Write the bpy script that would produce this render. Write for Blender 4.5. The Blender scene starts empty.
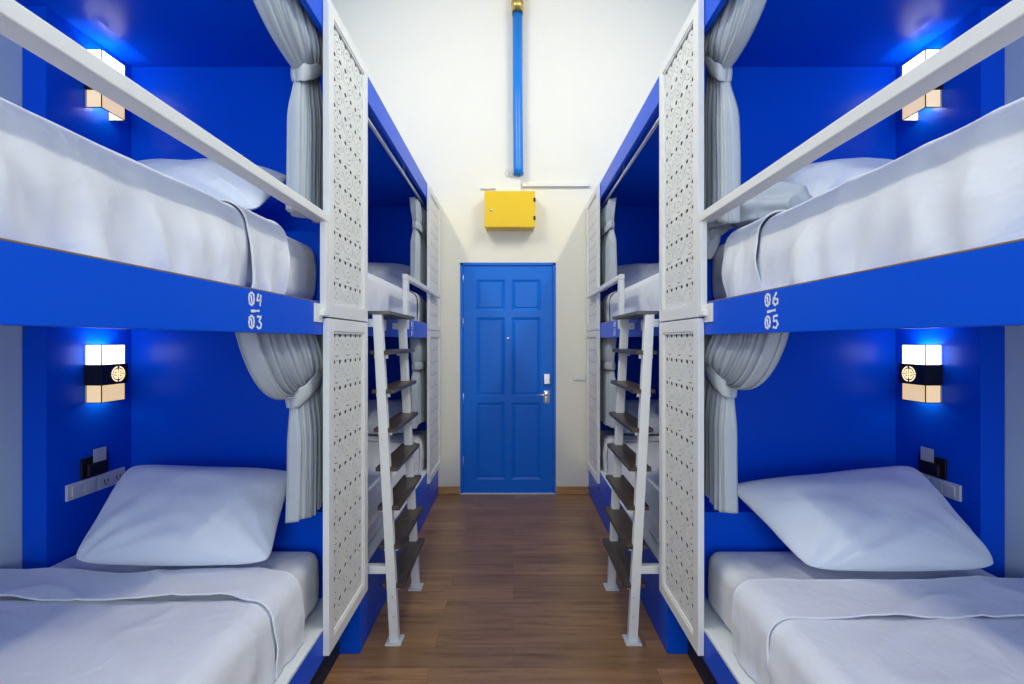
import bpy, bmesh, math, random
from mathutils import Vector, Matrix, noise

random.seed(7)
scene = bpy.context.scene
COL = scene.collection
PI = math.pi
ORG = {}            # world position of each object's origin

# ------------------------------------------------------------------ materials
def new_mat(name):
    m = bpy.data.materials.new(name)
    m.use_nodes = True
    nt = m.node_tree
    b = nt.nodes['Principled BSDF']
    return m, nt, b

def plain(name, col, rough=0.5, metal=0.0, spec=0.5, bump=0.0, scale=40.0, vary=0.0, coat=0.0):
    m, nt, b = new_mat(name)
    b.inputs['Base Color'].default_value = (*col, 1)
    b.inputs['Roughness'].default_value = rough
    b.inputs['Metallic'].default_value = metal
    b.inputs['Specular IOR Level'].default_value = spec
    if coat:
        b.inputs['Coat Weight'].default_value = coat
        b.inputs['Coat Roughness'].default_value = 0.12
    if bump or vary:
        tc = nt.nodes.new('ShaderNodeTexCoord')
        n = nt.nodes.new('ShaderNodeTexNoise')
        n.inputs['Scale'].default_value = scale
        n.inputs['Detail'].default_value = 5
        nt.links.new(tc.outputs['Object'], n.inputs['Vector'])
        if bump:
            bp = nt.nodes.new('ShaderNodeBump')
            bp.inputs['Strength'].default_value = bump
            bp.inputs['Distance'].default_value = 0.01
            nt.links.new(n.outputs['Fac'], bp.inputs['Height'])
            nt.links.new(bp.outputs['Normal'], b.inputs['Normal'])
        if vary:
            mx = nt.nodes.new('ShaderNodeMix'); mx.data_type = 'RGBA'
            mx.inputs['A'].default_value = (*[c * (1 - vary) for c in col], 1)
            mx.inputs['B'].default_value = (*[min(1, c * (1 + vary)) for c in col], 1)
            nt.links.new(n.outputs['Fac'], mx.inputs['Factor'])
            nt.links.new(mx.outputs['Result'], b.inputs['Base Color'])
    return m

def emit(name, col, strength, base=(0.8, 0.75, 0.65)):
    m, nt, b = new_mat(name)
    b.inputs['Base Color'].default_value = (*base, 1)
    b.inputs['Emission Color'].default_value = (*col, 1)
    b.inputs['Emission Strength'].default_value = strength
    b.inputs['Roughness'].default_value = 0.6
    return m

def wood_floor():
    m, nt, b = new_mat('floor_wood')
    N, L = nt.nodes, nt.links
    tc = N.new('ShaderNodeTexCoord')
    br = N.new('ShaderNodeTexBrick')
    br.offset = 0.37; br.squash = 1.0
    br.inputs['Color1'].default_value = (0.0, 0.0, 0.0, 1)
    br.inputs['Color2'].default_value = (1, 1, 1, 1)
    br.inputs['Mortar'].default_value = (0.5, 0.5, 0.5, 1)
    br.inputs['Scale'].default_value = 1.0
    br.inputs['Mortar Size'].default_value = 0.0012
    br.inputs['Mortar Smooth'].default_value = 0.3
    br.inputs['Bias'].default_value = 0.0
    br.inputs['Brick Width'].default_value = 0.92
    br.inputs['Row Height'].default_value = 0.125
    L.new(tc.outputs['Object'], br.inputs['Vector'])
    mp = N.new('ShaderNodeMapping')
    mp.inputs['Scale'].default_value = (1.3, 15.0, 1.0)
    L.new(tc.outputs['Object'], mp.inputs['Vector'])
    # each plank shifts the grain
    sc = N.new('ShaderNodeVectorMath'); sc.operation = 'SCALE'; sc.inputs['Scale'].default_value = 13.0
    L.new(br.outputs['Color'], sc.inputs[0])
    ad = N.new('ShaderNodeVectorMath'); ad.operation = 'ADD'
    L.new(mp.outputs['Vector'], ad.inputs[0]); L.new(sc.outputs['Vector'], ad.inputs[1])
    n1 = N.new('ShaderNodeTexNoise')
    n1.inputs['Scale'].default_value = 2.2; n1.inputs['Detail'].default_value = 7
    n1.inputs['Roughness'].default_value = 0.6; n1.inputs['Distortion'].default_value = 0.5
    L.new(ad.outputs['Vector'], n1.inputs['Vector'])
    cr = N.new('ShaderNodeValToRGB')
    e = cr.color_ramp.elements
    e[0].position = 0.25; e[0].color = (0.19, 0.092, 0.040, 1)
    e[1].position = 0.80; e[1].color = (0.54, 0.30, 0.135, 1)
    x = cr.color_ramp.elements.new(0.48); x.color = (0.42, 0.213, 0.092, 1)
    L.new(n1.outputs['Fac'], cr.inputs['Fac'])
    hs = N.new('ShaderNodeHueSaturation')
    mr = N.new('ShaderNodeMapRange')
    mr.inputs['To Min'].default_value = 0.80; mr.inputs['To Max'].default_value = 1.2
    L.new(br.outputs['Color'], mr.inputs['Value'])
    L.new(mr.outputs['Result'], hs.inputs['Value'])
    L.new(cr.outputs['Color'], hs.inputs['Color'])
    mx = N.new('ShaderNodeMix'); mx.data_type = 'RGBA'
    mx.inputs['B'].default_value = (0.26, 0.135, 0.06, 1)
    L.new(br.outputs['Fac'], mx.inputs['Factor'])
    L.new(hs.outputs['Color'], mx.inputs['A'])
    L.new(mx.outputs['Result'], b.inputs['Base Color'])
    b.inputs['Roughness'].default_value = 0.30
    b.inputs['Specular IOR Level'].default_value = 0.5
    bp = N.new('ShaderNodeBump'); bp.inputs['Strength'].default_value = 0.08; bp.inputs['Distance'].default_value = 0.004
    L.new(n1.outputs['Fac'], bp.inputs['Height'])
    L.new(bp.outputs['Normal'], b.inputs['Normal'])
    return m

def grain(name, dark, light, scale=(40, 4, 40), rough=0.45):
    m, nt, b = new_mat(name)
    N, L = nt.nodes, nt.links
    tc = N.new('ShaderNodeTexCoord'); mp = N.new('ShaderNodeMapping')
    mp.inputs['Scale'].default_value = scale
    L.new(tc.outputs['Object'], mp.inputs['Vector'])
    n1 = N.new('ShaderNodeTexNoise'); n1.inputs['Scale'].default_value = 1.0
    n1.inputs['Detail'].default_value = 6; n1.inputs['Distortion'].default_value = 0.8
    L.new(mp.outputs['Vector'], n1.inputs['Vector'])
    cr = N.new('ShaderNodeValToRGB')
    cr.color_ramp.elements[0].position = 0.3; cr.color_ramp.elements[0].color = (*dark, 1)
    cr.color_ramp.elements[1].position = 0.72; cr.color_ramp.elements[1].color = (*light, 1)
    L.new(n1.outputs['Fac'], cr.inputs['Fac'])
    L.new(cr.outputs['Color'], b.inputs['Base Color'])
    b.inputs['Roughness'].default_value = rough
    return m

def cloth(name, col, weave=900.0, bump=0.06, rough=0.85, crease=0.0):
    m, nt, b = new_mat(name)
    N, L = nt.nodes, nt.links
    b.inputs['Base Color'].default_value = (*col, 1)
    b.inputs['Roughness'].default_value = rough
    b.inputs['Specular IOR Level'].default_value = 0.2
    b.inputs['Sheen Weight'].default_value = 0.15
    tc = N.new('ShaderNodeTexCoord')
    n = N.new('ShaderNodeTexNoise'); n.inputs['Scale'].default_value = weave; n.inputs['Detail'].default_value = 2
    L.new(tc.outputs['Object'], n.inputs['Vector'])
    bp = N.new('ShaderNodeBump'); bp.inputs['Strength'].default_value = bump; bp.inputs['Distance'].default_value = 0.002
    L.new(n.outputs['Fac'], bp.inputs['Height'])
    if crease:
        n2 = N.new('ShaderNodeTexNoise'); n2.inputs['Scale'].default_value = 9.0
        n2.inputs['Detail'].default_value = 3; n2.inputs['Distortion'].default_value = 1.4
        L.new(tc.outputs['Object'], n2.inputs['Vector'])
        b2 = N.new('ShaderNodeBump'); b2.inputs['Strength'].default_value = crease; b2.inputs['Distance'].default_value = 0.02
        L.new(n2.outputs['Fac'], b2.inputs['Height'])
        L.new(bp.outputs['Normal'], b2.inputs['Normal'])
        L.new(b2.outputs['Normal'], b.inputs['Normal'])
    else:
        L.new(bp.outputs['Normal'], b.inputs['Normal'])
    return m

M = {
    'blue': plain('blue_gloss_paint', (0.0002, 0.088, 0.75), rough=0.30, spec=0.14, bump=0.012, scale=9),
    'gap_shadow': plain('toe_gap_shadow', (0.004, 0.012, 0.05), rough=0.6),  # near-black blue, shade of the toe recess put into the colour
    'hole_shadow': plain('painted_hole_shadow', (0.010, 0.011, 0.016), rough=0.8),
    'door_blue': plain('door_blue_paint', (0.004, 0.160, 0.74), rough=0.38, spec=0.22, bump=0.02, scale=30),
    'pipe_blue': plain('pipe_blue', (0.0, 0.19, 0.66), rough=0.35),
    'white': plain('white_metal_paint', (0.80, 0.81, 0.81), rough=0.38),
    'lattice': plain('lattice_white', (0.78, 0.79, 0.78), rough=0.5),
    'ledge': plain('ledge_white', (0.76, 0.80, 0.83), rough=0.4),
    'wall': plain('wall_plaster', (0.80, 0.775, 0.695), rough=0.85, bump=0.05, scale=60, vary=0.012),
    'wall_side': plain('wall_pale', (0.66, 0.78, 0.80), rough=0.85, bump=0.04, scale=60),
    'ceiling': plain('ceiling_white', (0.85, 0.84, 0.80), rough=0.9),
    'floor': wood_floor(),
    'base': grain('baseboard_wood', (0.34, 0.17, 0.06), (0.60, 0.34, 0.14), scale=(3, 40, 40)),
    'tread': grain('tread_wood', (0.020, 0.015, 0.012), (0.105, 0.080, 0.062), scale=(45, 5, 45), rough=0.4),
    'tread_edge': plain('tread_edge', (0.11, 0.115, 0.11), rough=0.5),
    'sheet': cloth('white_sheet', (0.78, 0.81, 0.89), crease=0.24),
    'mattress': cloth('mattress_cover', (0.80, 0.82, 0.87), crease=0.25),
    'pillow': cloth('pillow_case', (0.76, 0.82, 0.93), crease=0.20),
    'curtain': cloth('grey_curtain_cloth', (0.45, 0.50, 0.57), weave=700),
    'band': cloth('curtain_band_cloth', (0.50, 0.54, 0.60), weave=700),
    'rod': plain('rod_steel', (0.62, 0.64, 0.66), rough=0.3, metal=0.8),
    'steel': plain('satin_steel', (0.70, 0.71, 0.72), rough=0.28, metal=1.0),
    'brass': plain('brass', (0.72, 0.50, 0.14), rough=0.3, metal=1.0),
    'black': plain('black_plastic', (0.012, 0.011, 0.010), rough=0.4),
    'plate': plain('outlet_plate', (0.74, 0.76, 0.76), rough=0.35),
    'card': plain('card_white', (0.62, 0.64, 0.66), rough=0.5),
    'yellow': plain('yellow_enamel', (0.80, 0.53, 0.008), rough=0.28, bump=0.01, scale=12),
    'trunk': plain('pvc_white', (0.78, 0.765, 0.72), rough=0.5),
    'shade_top': emit('lamp_shade_lit', (1.0, 0.90, 0.72), 4.5),
    'shade_low': emit('lamp_shade_warm', (1.0, 0.70, 0.28), 0.70),
    'emblem': emit('lamp_cutout_lit', (1.0, 0.74, 0.38), 1.5),
    'wood_edge': plain('ply_edge', (0.26, 0.17, 0.11), rough=0.6),
    'mark': plain('white_paint_mark', (0.86, 0.88, 0.88), rough=0.5),
    'gold': plain('bolt_brass', (0.35, 0.28, 0.10), rough=0.4, metal=0.7),
}

# ------------------------------------------------------------------ mesh tools
SX = 1.0            # -1 for the side of the aisle with negative x

def link(name, me, parent=None, mat=None, origin=None):
    o = bpy.data.objects.new(name, me)
    COL.objects.link(o)
    if parent is not None:
        org = ORG[parent.name]
        o.parent = parent
    else:
        org = Vector(origin) if origin is not None else Vector((0, 0, 0))
        o.location = org
    ORG[o.name] = Vector(org)
    if me is not None:
        me.transform(Matrix.Translation(-org))
        if mat is not None:
            me.materials.append(mat)
    return o

def from_bm(name, bm, parent=None, mat=None, origin=None, smooth=False, mirror=True, recalc=True):
    if mirror and SX < 0:
        for v in bm.verts:
            v.co.x = -v.co.x
        bmesh.ops.reverse_faces(bm, faces=bm.faces[:])
    if recalc:
        bmesh.ops.recalc_face_normals(bm, faces=bm.faces[:])
    me = bpy.data.meshes.new(name)
    bm.to_mesh(me); bm.free()
    if smooth:
        for p in me.polygons:
            p.use_smooth = True
    if origin is not None and mirror and SX < 0:
        origin = (-origin[0], origin[1], origin[2])
    return link(name, me, parent, mat, origin)

def add_box(bm, x0, x1, y0, y1, z0, z1, bevel=0.0, seg=2, mat=None):
    r = bmesh.ops.create_cube(bm, size=1.0)
    vs = r['verts']
    M4 = Matrix.Translation(((x0 + x1) / 2, (y0 + y1) / 2, (z0 + z1) / 2)) @ Matrix.Diagonal((abs(x1 - x0), abs(y1 - y0), abs(z1 - z0), 1))
    bmesh.ops.transform(bm, matrix=mat @ M4 if mat else M4, verts=vs)
    if bevel > 0:
        es = list({e for v in vs for e in v.link_edges})
        bmesh.ops.bevel(bm, geom=es, offset=bevel, segments=seg, profile=0.5, affect='EDGES')

def box(name, dims, parent=None, mat=None, bevel=0.002, origin=None, mirror=True):
    bm = bmesh.new()
    if isinstance(dims[0], (int, float)):
        dims = [dims]
    for d in dims:
        add_box(bm, *d, bevel=bevel)
    return from_bm(name, bm, parent, mat, origin, mirror=mirror)

def add_tube(bm, pts, r, n=12, cap=True):
    pts = [Vector(p) for p in pts]
    rings = []
    up = Vector((0, 0, 1))
    for i, p in enumerate(pts):
        a = pts[max(0, i - 1)]; b = pts[min(len(pts) - 1, i + 1)]
        t = (b - a).normalized()
        u = t.cross(up)
        if u.length < 1e-4:
            u = t.cross(Vector((0, 1, 0)))
        u.normalize(); w = u.cross(t)
        rr = r[i] if isinstance(r, (list, tuple)) else r
        rings.append([bm.verts.new(p + rr * (math.cos(2 * PI * k / n) * u + math.sin(2 * PI * k / n) * w)) for k in range(n)])
    for a, b in zip(rings, rings[1:]):
        for k in range(n):
            bm.faces.new((a[k], a[(k + 1) % n], b[(k + 1) % n], b[k]))
    if cap:
        bm.faces.new(rings[0][::-1]); bm.faces.new(rings[-1])

def tube(name, pts, r, parent=None, mat=None, n=12, origin=None, mirror=True):
    bm = bmesh.new(); add_tube(bm, pts, r, n)
    o = from_bm(name, bm, parent, mat, origin, smooth=True, mirror=mirror)
    return o

def grid(name, fn, nu, nv, parent=None, mat=None, origin=None, thick=0.0, mirror=True, cols=None):
    bm = bmesh.new()
    V = [[bm.verts.new(fn(i / nu, j / nv)) for j in range(nv + 1)] for i in range(nu + 1)]
    for i in range(nu):
        for j in range(nv):
            bm.faces.new((V[i][j], V[i + 1][j], V[i + 1][j + 1], V[i][j + 1]))
    o = from_bm(name, bm, parent, mat, origin, smooth=True, mirror=mirror)
    if thick:
        md = o.modifiers.new('thickness', 'SOLIDIFY'); md.thickness = thick; md.offset = 0
    return o

def thing(name, label, cat, loc, group=None, kind=None):
    if SX < 0:
        loc = (-loc[0], loc[1], loc[2])
    o = bpy.data.objects.new(name, None)
    COL.objects.link(o)
    o.location = loc; o.empty_display_size = 0.1
    ORG[o.name] = Vector(loc)
    return tag(o, label, cat, group, kind)

def tag(o, label=None, cat=None, group=None, kind=None):
    if label: o['label'] = label
    if cat: o['category'] = cat
    if group: o['group'] = group
    if kind: o['kind'] = kind
    return o

def struct(o, label=None):
    o['kind'] = 'structure'
    if label: o['label'] = label
    return o

def sstep(a, b, x):
    t = max(0.0, min(1.0, (x - a) / (b - a)))
    return t * t * (3 - 2 * t)

def lerp(a, b, t):
    return a + (b - a) * t

# ------------------------------------------------------------------ main sizes
CAM_Z = 1.335
YW = 4.0            # end wall with the door
XF = 0.653          # blue bunk faces along the aisle
XP0, XP1 = 0.630, 0.6515   # lattice screens stand proud of the faces
XB = 1.615          # blue panelling on the long wall
XW = 1.700          # long wall
YP = 1.957          # partition between near and far bunk
YN = -0.35          # foot of the near bunks (behind the camera)
Z_LEDGE = 0.351
Z_DECK0, Z_DECK = 1.355, 1.466
Z_TOP = 2.523
CEIL = 4.42

# ------------------------------------------------------------------ room shell
def room():
    global SX
    SX = 1.0
    f = struct(box('floor', (-1.9, 1.9, -2.3, 4.2, -0.1, 0.0), mat=M['floor'], bevel=0), 'dark brown plank floor of the aisle')
    struct(box('ceiling', (-1.9, 1.9, -2.3, 4.2, CEIL, CEIL + 0.1), mat=M['ceiling'], bevel=0))
    struct(box('wall_left', (-1.9, -XW, -2.3, 4.2, 0, CEIL), mat=M['wall_side'], bevel=0))
    struct(box('wall_right', (XW, 1.9, -2.3, 4.2, 0, CEIL), mat=M['wall_side'], bevel=0))
    # end wall with a door opening
    dx0, dx1, dz = -0.463, 0.367, 2.012
    struct(box('wall_far', [(-XW, dx0, YW, YW + 0.2, 0, CEIL), (dx1, XW, YW, YW + 0.2, 0, CEIL),
                            (dx0, dx1, YW, YW + 0.2, dz, CEIL)], mat=M['wall'], bevel=0), 'cream end wall around the blue door')
    # wall behind the camera with its window opening
    struct(box('wall_near', [(-XW, -0.75, -2.3, -2.2, 0, CEIL), (0.75, XW, -2.3, -2.2, 0, CEIL),
                             (-0.75, 0.75, -2.3, -2.2, 0, 0.9), (-0.75, 0.75, -2.3, -2.2, 3.1, CEIL)], mat=M['wall'], bevel=0))
    struct(box('baseboard_left', (-XF, dx0 - 0.004, YW - 0.016, YW - 0.0005, 0.0005, 0.068), mat=M['base'], bevel=0.004))
    struct(box('baseboard_right', (dx1 + 0.004, XF, YW - 0.016, YW - 0.0005, 0.0005, 0.068), mat=M['base'], bevel=0.004))
    # ---- door
    d = bpy.data.objects.new('door_1', None); COL.objects.link(d)
    d.location = (-0.048, YW, 0); ORG[d.name] = Vector(d.location)
    struct(d, 'bright blue six-panel door in the end wall')
    d['category'] = 'door'
    y = YW
    box('door_frame', [(dx0, dx0 + 0.024, y - 0.006, y + 0.10, 0, dz), (dx1 - 0.024, dx1, y - 0.006, y + 0.10, 0, dz),
                       (dx0, dx1, y - 0.006, y + 0.10, dz - 0.024, dz)], d, M['door_blue'], bevel=0.002)
    lx0, lx1, lz0, lz1 = dx0 + 0.027, dx1 - 0.027, 0.010, dz - 0.027
    leaf = bmesh.new()
    yf = y + 0.006
    add_box(leaf, lx0, lx1, yf + 0.016, yf + 0.045, lz0, lz1, 0.001)
    # rails and stiles raised around six sunk panels
    px = lambda p: (p - 513.5) / 115.0
    pz = lambda p: CAM_Z + (340.5 - p) / 115.0
    c0, c1, c2, c3 = px(476.3), px(505.0), px(511.6), px(541.0)
    rows = [(pz(310.6), pz(279.5)), (pz(396.5), pz(317.4)), (pz(480.0), pz(402.6))]
    for a, b_ in ((lx0, c0), (c1, c2), (c3, lx1)):
        add_box(leaf, a, b_, yf, yf + 0.018, lz0, lz1, 0.0)
    zs = [lz0] + [z for r in rows[::-1] for z in r] + [lz1]
    for k in range(0, len(zs), 2):
        for a, b_ in ((c0, c1), (c2, c3)):
            add_box(leaf, a, b_, yf, yf + 0.018, zs[k], zs[k + 1], 0.0)
    lf = from_bm('door_leaf', leaf, d, M['door_blue'])
    for a, b_ in ((c0, c1), (c2, c3)):
        for z0, z1 in rows:
            bm = bmesh.new()
            o_, i_ = 0.0, 0.022
            outer = [(a, z0), (b_, z0), (b_, z1), (a, z1)]
            inn = [(a + i_, z0 + i_), (b_ - i_, z0 + i_), (b_ - i_, z1 - i_), (a + i_, z1 - i_)]
            inn2 = [(a + i_ + .012, z0 + i_ + .012), (b_ - i_ - .012, z0 + i_ + .012), (b_ - i_ - .012, z1 - i_ - .012), (a + i_ + .012, z1 - i_ - .012)]
            A = [bm.verts.new((x, yf + 0.002, z)) for x, z in outer]
            B = [bm.verts.new((x, yf + 0.010, z)) for x, z in inn]
            C = [bm.verts.new((x, yf + 0.006, z)) for x, z in inn2]
            for P, Q in ((A, B), (B, C)):
                for k in range(4):
                    bm.faces.new((P[k], P[(k + 1) % 4], Q[(k + 1) % 4], Q[k]))
            bm.faces.new(C)
            from_bm('door_panel', bm, d, M['door_blue'], recalc=True)
    for zz in (1.87, 1.49, 0.83, 0.28):
        h = tube('hinge', [(lx0 - 0.002, yf - 0.004, zz - 0.045), (lx0 - 0.002, yf - 0.004, zz + 0.045)], 0.006, d, M['steel'])
    pe = tube('peephole', [((508 - 513.5) / 115, yf - 0.006, 1.352), ((508 - 513.5) / 115, yf + 0.004, 1.352)], [0.011, 0.014], d, M['steel'], n=16)
    lk = box('card_lock', (px(543.2), px(550.2), yf - 0.028, yf, pz(384.5), pz(373.5)), d, M['steel'], bevel=0.008)
    bm = bmesh.new()
    add_box(bm, px(543.6), px(549.6), yf - 0.016, yf, pz(403), pz(390.5), 0.012, 3)
    rs = from_bm('handle_plate', bm, d, M['steel'], smooth=True)
    tube('lever', [(px(547), yf - 0.014, pz(394.5)), (px(547), yf - 0.05, pz(394.5)), (px(545.5), yf - 0.056, pz(394.5)), (px(537), yf - 0.056, pz(394.2))], [0.009, 0.009, 0.009, 0.007], rs, M['steel'])
    box('strike_plate', (px(553.2), px(554.2), yf - 0.003, yf + 0.002, pz(402), pz(392)), d, M['steel'], bevel=0)
    struct(box('door_gap_light_1', (dx0 + 0.004, dx1 - 0.004, YW - 0.012, YW + 0.08, 0.0005, 0.009), mat=M['ledge'], bevel=0.002), 'pale strip standing in for the light under the blue door')  # added strip, its pale colour paints the streak of light in the gap

    # ---- yellow electrical box with its ducts and the blue pipe
    t = thing('electrical_box', 'yellow metal electrical box on the end wall above the blue door', 'electrical box', (-0.03, YW - 0.07, 2.287))
    x0, x1, z0, z1 = -0.243, 0.181, 2.287, 2.590
    box('box_body', (x0 + 0.003, x1 - 0.003, YW - 0.128, YW - 0.001, z0 + 0.003, z1 - 0.003), t, M['yellow'], bevel=0.003)
    dr = box('box_door', (x0, x1, YW - 0.142, YW - 0.129, z0, z1), t, M['yellow'], bevel=0.004)
    for zz in (z1 - 0.075, z0 + 0.075):
        tag(box('hinge', (x1 - 0.014, x1 + 0.004, YW - 0.147, YW - 0.136, zz - 0.017, zz + 0.017), t, M['black'], bevel=0.002), 'black hinge')
    tag(tube('latch', [(x0 + 0.055, YW - 0.140, 2.43), (x0 + 0.055, YW - 0.150, 2.43)], 0.009, dr, M['steel']), 'small steel latch')
    t = thing('pipe', 'tall blue pipe with a brass coupling running up the end wall', 'pipe', (0.040, YW - 0.06, 2.75))
    yp = YW - 0.062
    tube('pipe_run', [(0.045, yp, 2.752), (0.041, yp, 2.80), (0.036, yp, 3.4), (0.034, yp, 4.14)], 0.042, t, M['pipe_blue'], n=24)
    tag(tube('coupling', [(0.034, yp, 4.145), (0.034, yp, 4.16), (0.034, yp, 4.161), (0.034, yp, 4.215), (0.034, yp, 4.222), (0.034, yp, 4.30), (0.034, yp, 4.303), (0.034, yp, CEIL - 0.001)],
             [0.040, 0.040, 0.050, 0.058, 0.048, 0.048, 0.060, 0.060], t, M['brass'], n=24), 'brass coupling')
    tag(tube('gasket', [(0.034, yp, 4.120), (0.034, yp, 4.143)], 0.0455, t, M['black'], n=24), 'dark ring')
    # duct boot: wide at the box, narrow under the pipe
    bm = bmesh.new()
    q = [(-0.150, 2.592), (0.070, 2.592), (0.058, 2.735), (-0.055, 2.735), (-0.130, 2.655)]
    A = [bm.verts.new((x, YW - 0.05, z)) for x, z in q]; B = [bm.verts.new((x, YW - 0.001, z)) for x, z in q]
    bm.faces.new(A); bm.faces.new(B[::-1])
    for k in range(5):
        bm.faces.new((A[k], B[k], B[(k + 1) % 5], A[(k + 1) % 5]))
    bmesh.ops.bevel(bm, geom=bm.edges[:], offset=0.004, segments=2, affect='EDGES')
    tag(from_bm('cable_duct', bm, None, M['trunk'], origin=(-0.04, YW - 0.025, 2.592)), 'pale wedge-shaped cable cover between the yellow box and the blue pipe', 'cable cover')
    t = thing('pipe_clamp', 'little steel clamp rings at the foot of the blue pipe', 'clamp', (-0.03, YW - 0.04, 2.74))
    for k, (cx, cz) in enumerate(((-0.055, 2.765), (-0.018, 2.760), (0.012, 2.756))):
        tube('clamp_ring', [(cx + 0.017 * math.cos(a * PI / 8), YW - 0.062 + 0.006 * math.sin(a * PI / 4), cz + 0.022 * math.sin(a * PI / 8)) for a in range(17)], 0.0035, t, M['steel'], n=8)
    tag(box('cable_trunking', (0.075, 0.66, YW - 0.026, YW - 0.001, 2.668, 2.702), None, M['trunk'], bevel=0.003, origin=(0.37, YW - 0.013, 2.668)),
        'long cream cable trunking running from the yellow box to the bunk screen', 'trunking')
    tag(tube('cable', [(-0.285, YW - 0.009, 2.652), (-0.22, YW - 0.010, 2.654), (-0.155, YW - 0.012, 2.656)], 0.008, None, M['trunk'], origin=(-0.22, YW - 0.01, 2.644)),
        'short pale cable on the wall left of the yellow box', 'cable')
    t = thing('light_switch', 'small white switch plate on the wall beside the door handle', 'switch', (0.575, YW - 0.01, 0.985))
    box('switch_plate', (0.522, 0.622, YW - 0.011, YW - 0.0005, 0.988, 1.036), t, M['plate'], bevel=0.003)
    box('rocker', (0.548, 0.596, YW - 0.016, YW - 0.0115, 1.000, 1.024), t, M['plate'], bevel=0.002)

# ------------------------------------------------------------------ lattice screens
def lattice_mesh():
    """One cell cut as a 2D curve with holes, then tiled 3 x 11 (unit panel: 0.335 x 1.106)."""
    W, H = 0.1117, 0.1006
    cu = bpy.data.curves.new('lattice_cell', 'CURVE')
    cu.dimensions = '2D'; cu.fill_mode = 'BOTH'; cu.extrude = 0.0012
    def poly(pts):
        s = cu.splines.new('POLY'); s.points.add(len(pts) - 1)
        for p, (x, y) in zip(s.points, pts):
            p.co = (x, y, 0, 1)
        s.use_cyclic_u = True
    poly([(-W / 2, -H / 2), (W / 2, -H / 2), (W / 2, H / 2), (-W / 2, H / 2)])
    def arc(cx, cy, rx, ry, a0, a1, w, n=12):
        a = [a0 + (a1 - a0) * k / n for k in range(n + 1)]
        prof = [w * (0.35 + 0.65 * math.sin(PI * k / n)) for k in range(n + 1)]
        out = [(cx + (rx + p / 2) * math.cos(t), cy + (ry + p / 2) * math.sin(t)) for t, p in zip(a, prof)]
        inn = [(cx + (rx - p / 2) * math.cos(t), cy + (ry - p / 2) * math.sin(t)) for t, p in zip(a, prof)]
        poly(out + inn[::-1])
    R = math.radians
    for sx in (-1, 1):
        for sy in (-1, 1):
            # leaf-shaped opening beside the place where two rings meet
            if sy < 0:
                continue
            cx, cy = sx * 0.0250, H / 2 - 0.0135
            pts = []
            for k in range(14):
                t = 2 * PI * k / 14
                e = 1 + 0.28 * math.cos(t) * sx
                pts.append((cx + 0.0120 * e * math.cos(t), cy + 0.0082 * e * math.sin(t)))
            poly(pts)
        arc(0, 0, 0.0470, 0.0420, R(-42) if sx > 0 else R(146), R(34) if sx > 0 else R(222), 0.0048)
    arc(0, 0, 0.0470, 0.0425, R(236), R(304), 0.0036)
    arc(0, 0, 0.0470, 0.0425, R(79), R(101), 0.0030, n=6)
    for a in (45, 135, 225, 315):
        arc(0, 0, 0.0260, 0.0235, R(a - 34), R(a + 34), 0.0034)
    poly([(-0.006, 0), (0, -0.006), (0.006, 0), (0, 0.006)])
    o = bpy.data.objects.new('tmp_cell', cu); COL.objects.link(o)
    dg = bpy.context.evaluated_depsgraph_get()
    me = bpy.data.meshes.new_from_object(o.evaluated_get(dg))
    bpy.data.objects.remove(o); bpy.data.curves.remove(cu)
    cell = bmesh.new(); cell.from_mesh(me)
    bpy.data.meshes.remove(me)
    # drop the cell's outer side faces so that the tiles join
    bad = []
    for f in cell.faces:
        c = f.calc_center_median()
        if abs(f.normal.z) < 0.5 and (abs(abs(c.x) - W / 2) < 1e-5 or abs(abs(c.y) - H / 2) < 1e-5):
            bad.append(f)
    bmesh.ops.delete(cell, geom=bad, context='FACES')
    vs = [v.co.copy() for v in cell.verts]; idx = {v: i for i, v in enumerate(cell.verts)}
    fs = [[idx[v] for v in f.verts] for f in cell.faces]
    cell.free()
    V, F = [], []
    for i in range(3):
        for j in range(11):
            b = len(V)
            for c in vs:
                V.append((c.z, c.x + (i - 1) * W, c.y + (j - 5) * H))
            F += [[b + k for k in f] for f in fs]
    me = bpy.data.meshes.new('lattice')
    me.from_pydata(V, [], F)
    bm = bmesh.new(); bm.from_mesh(me)
    bmesh.ops.remove_doubles(bm, verts=bm.verts[:], dist=1e-5)
    bm.to_mesh(me); bm.free()
    me.materials.append(M['lattice'])
    return me

LATTICE = lattice_mesh()

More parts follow.
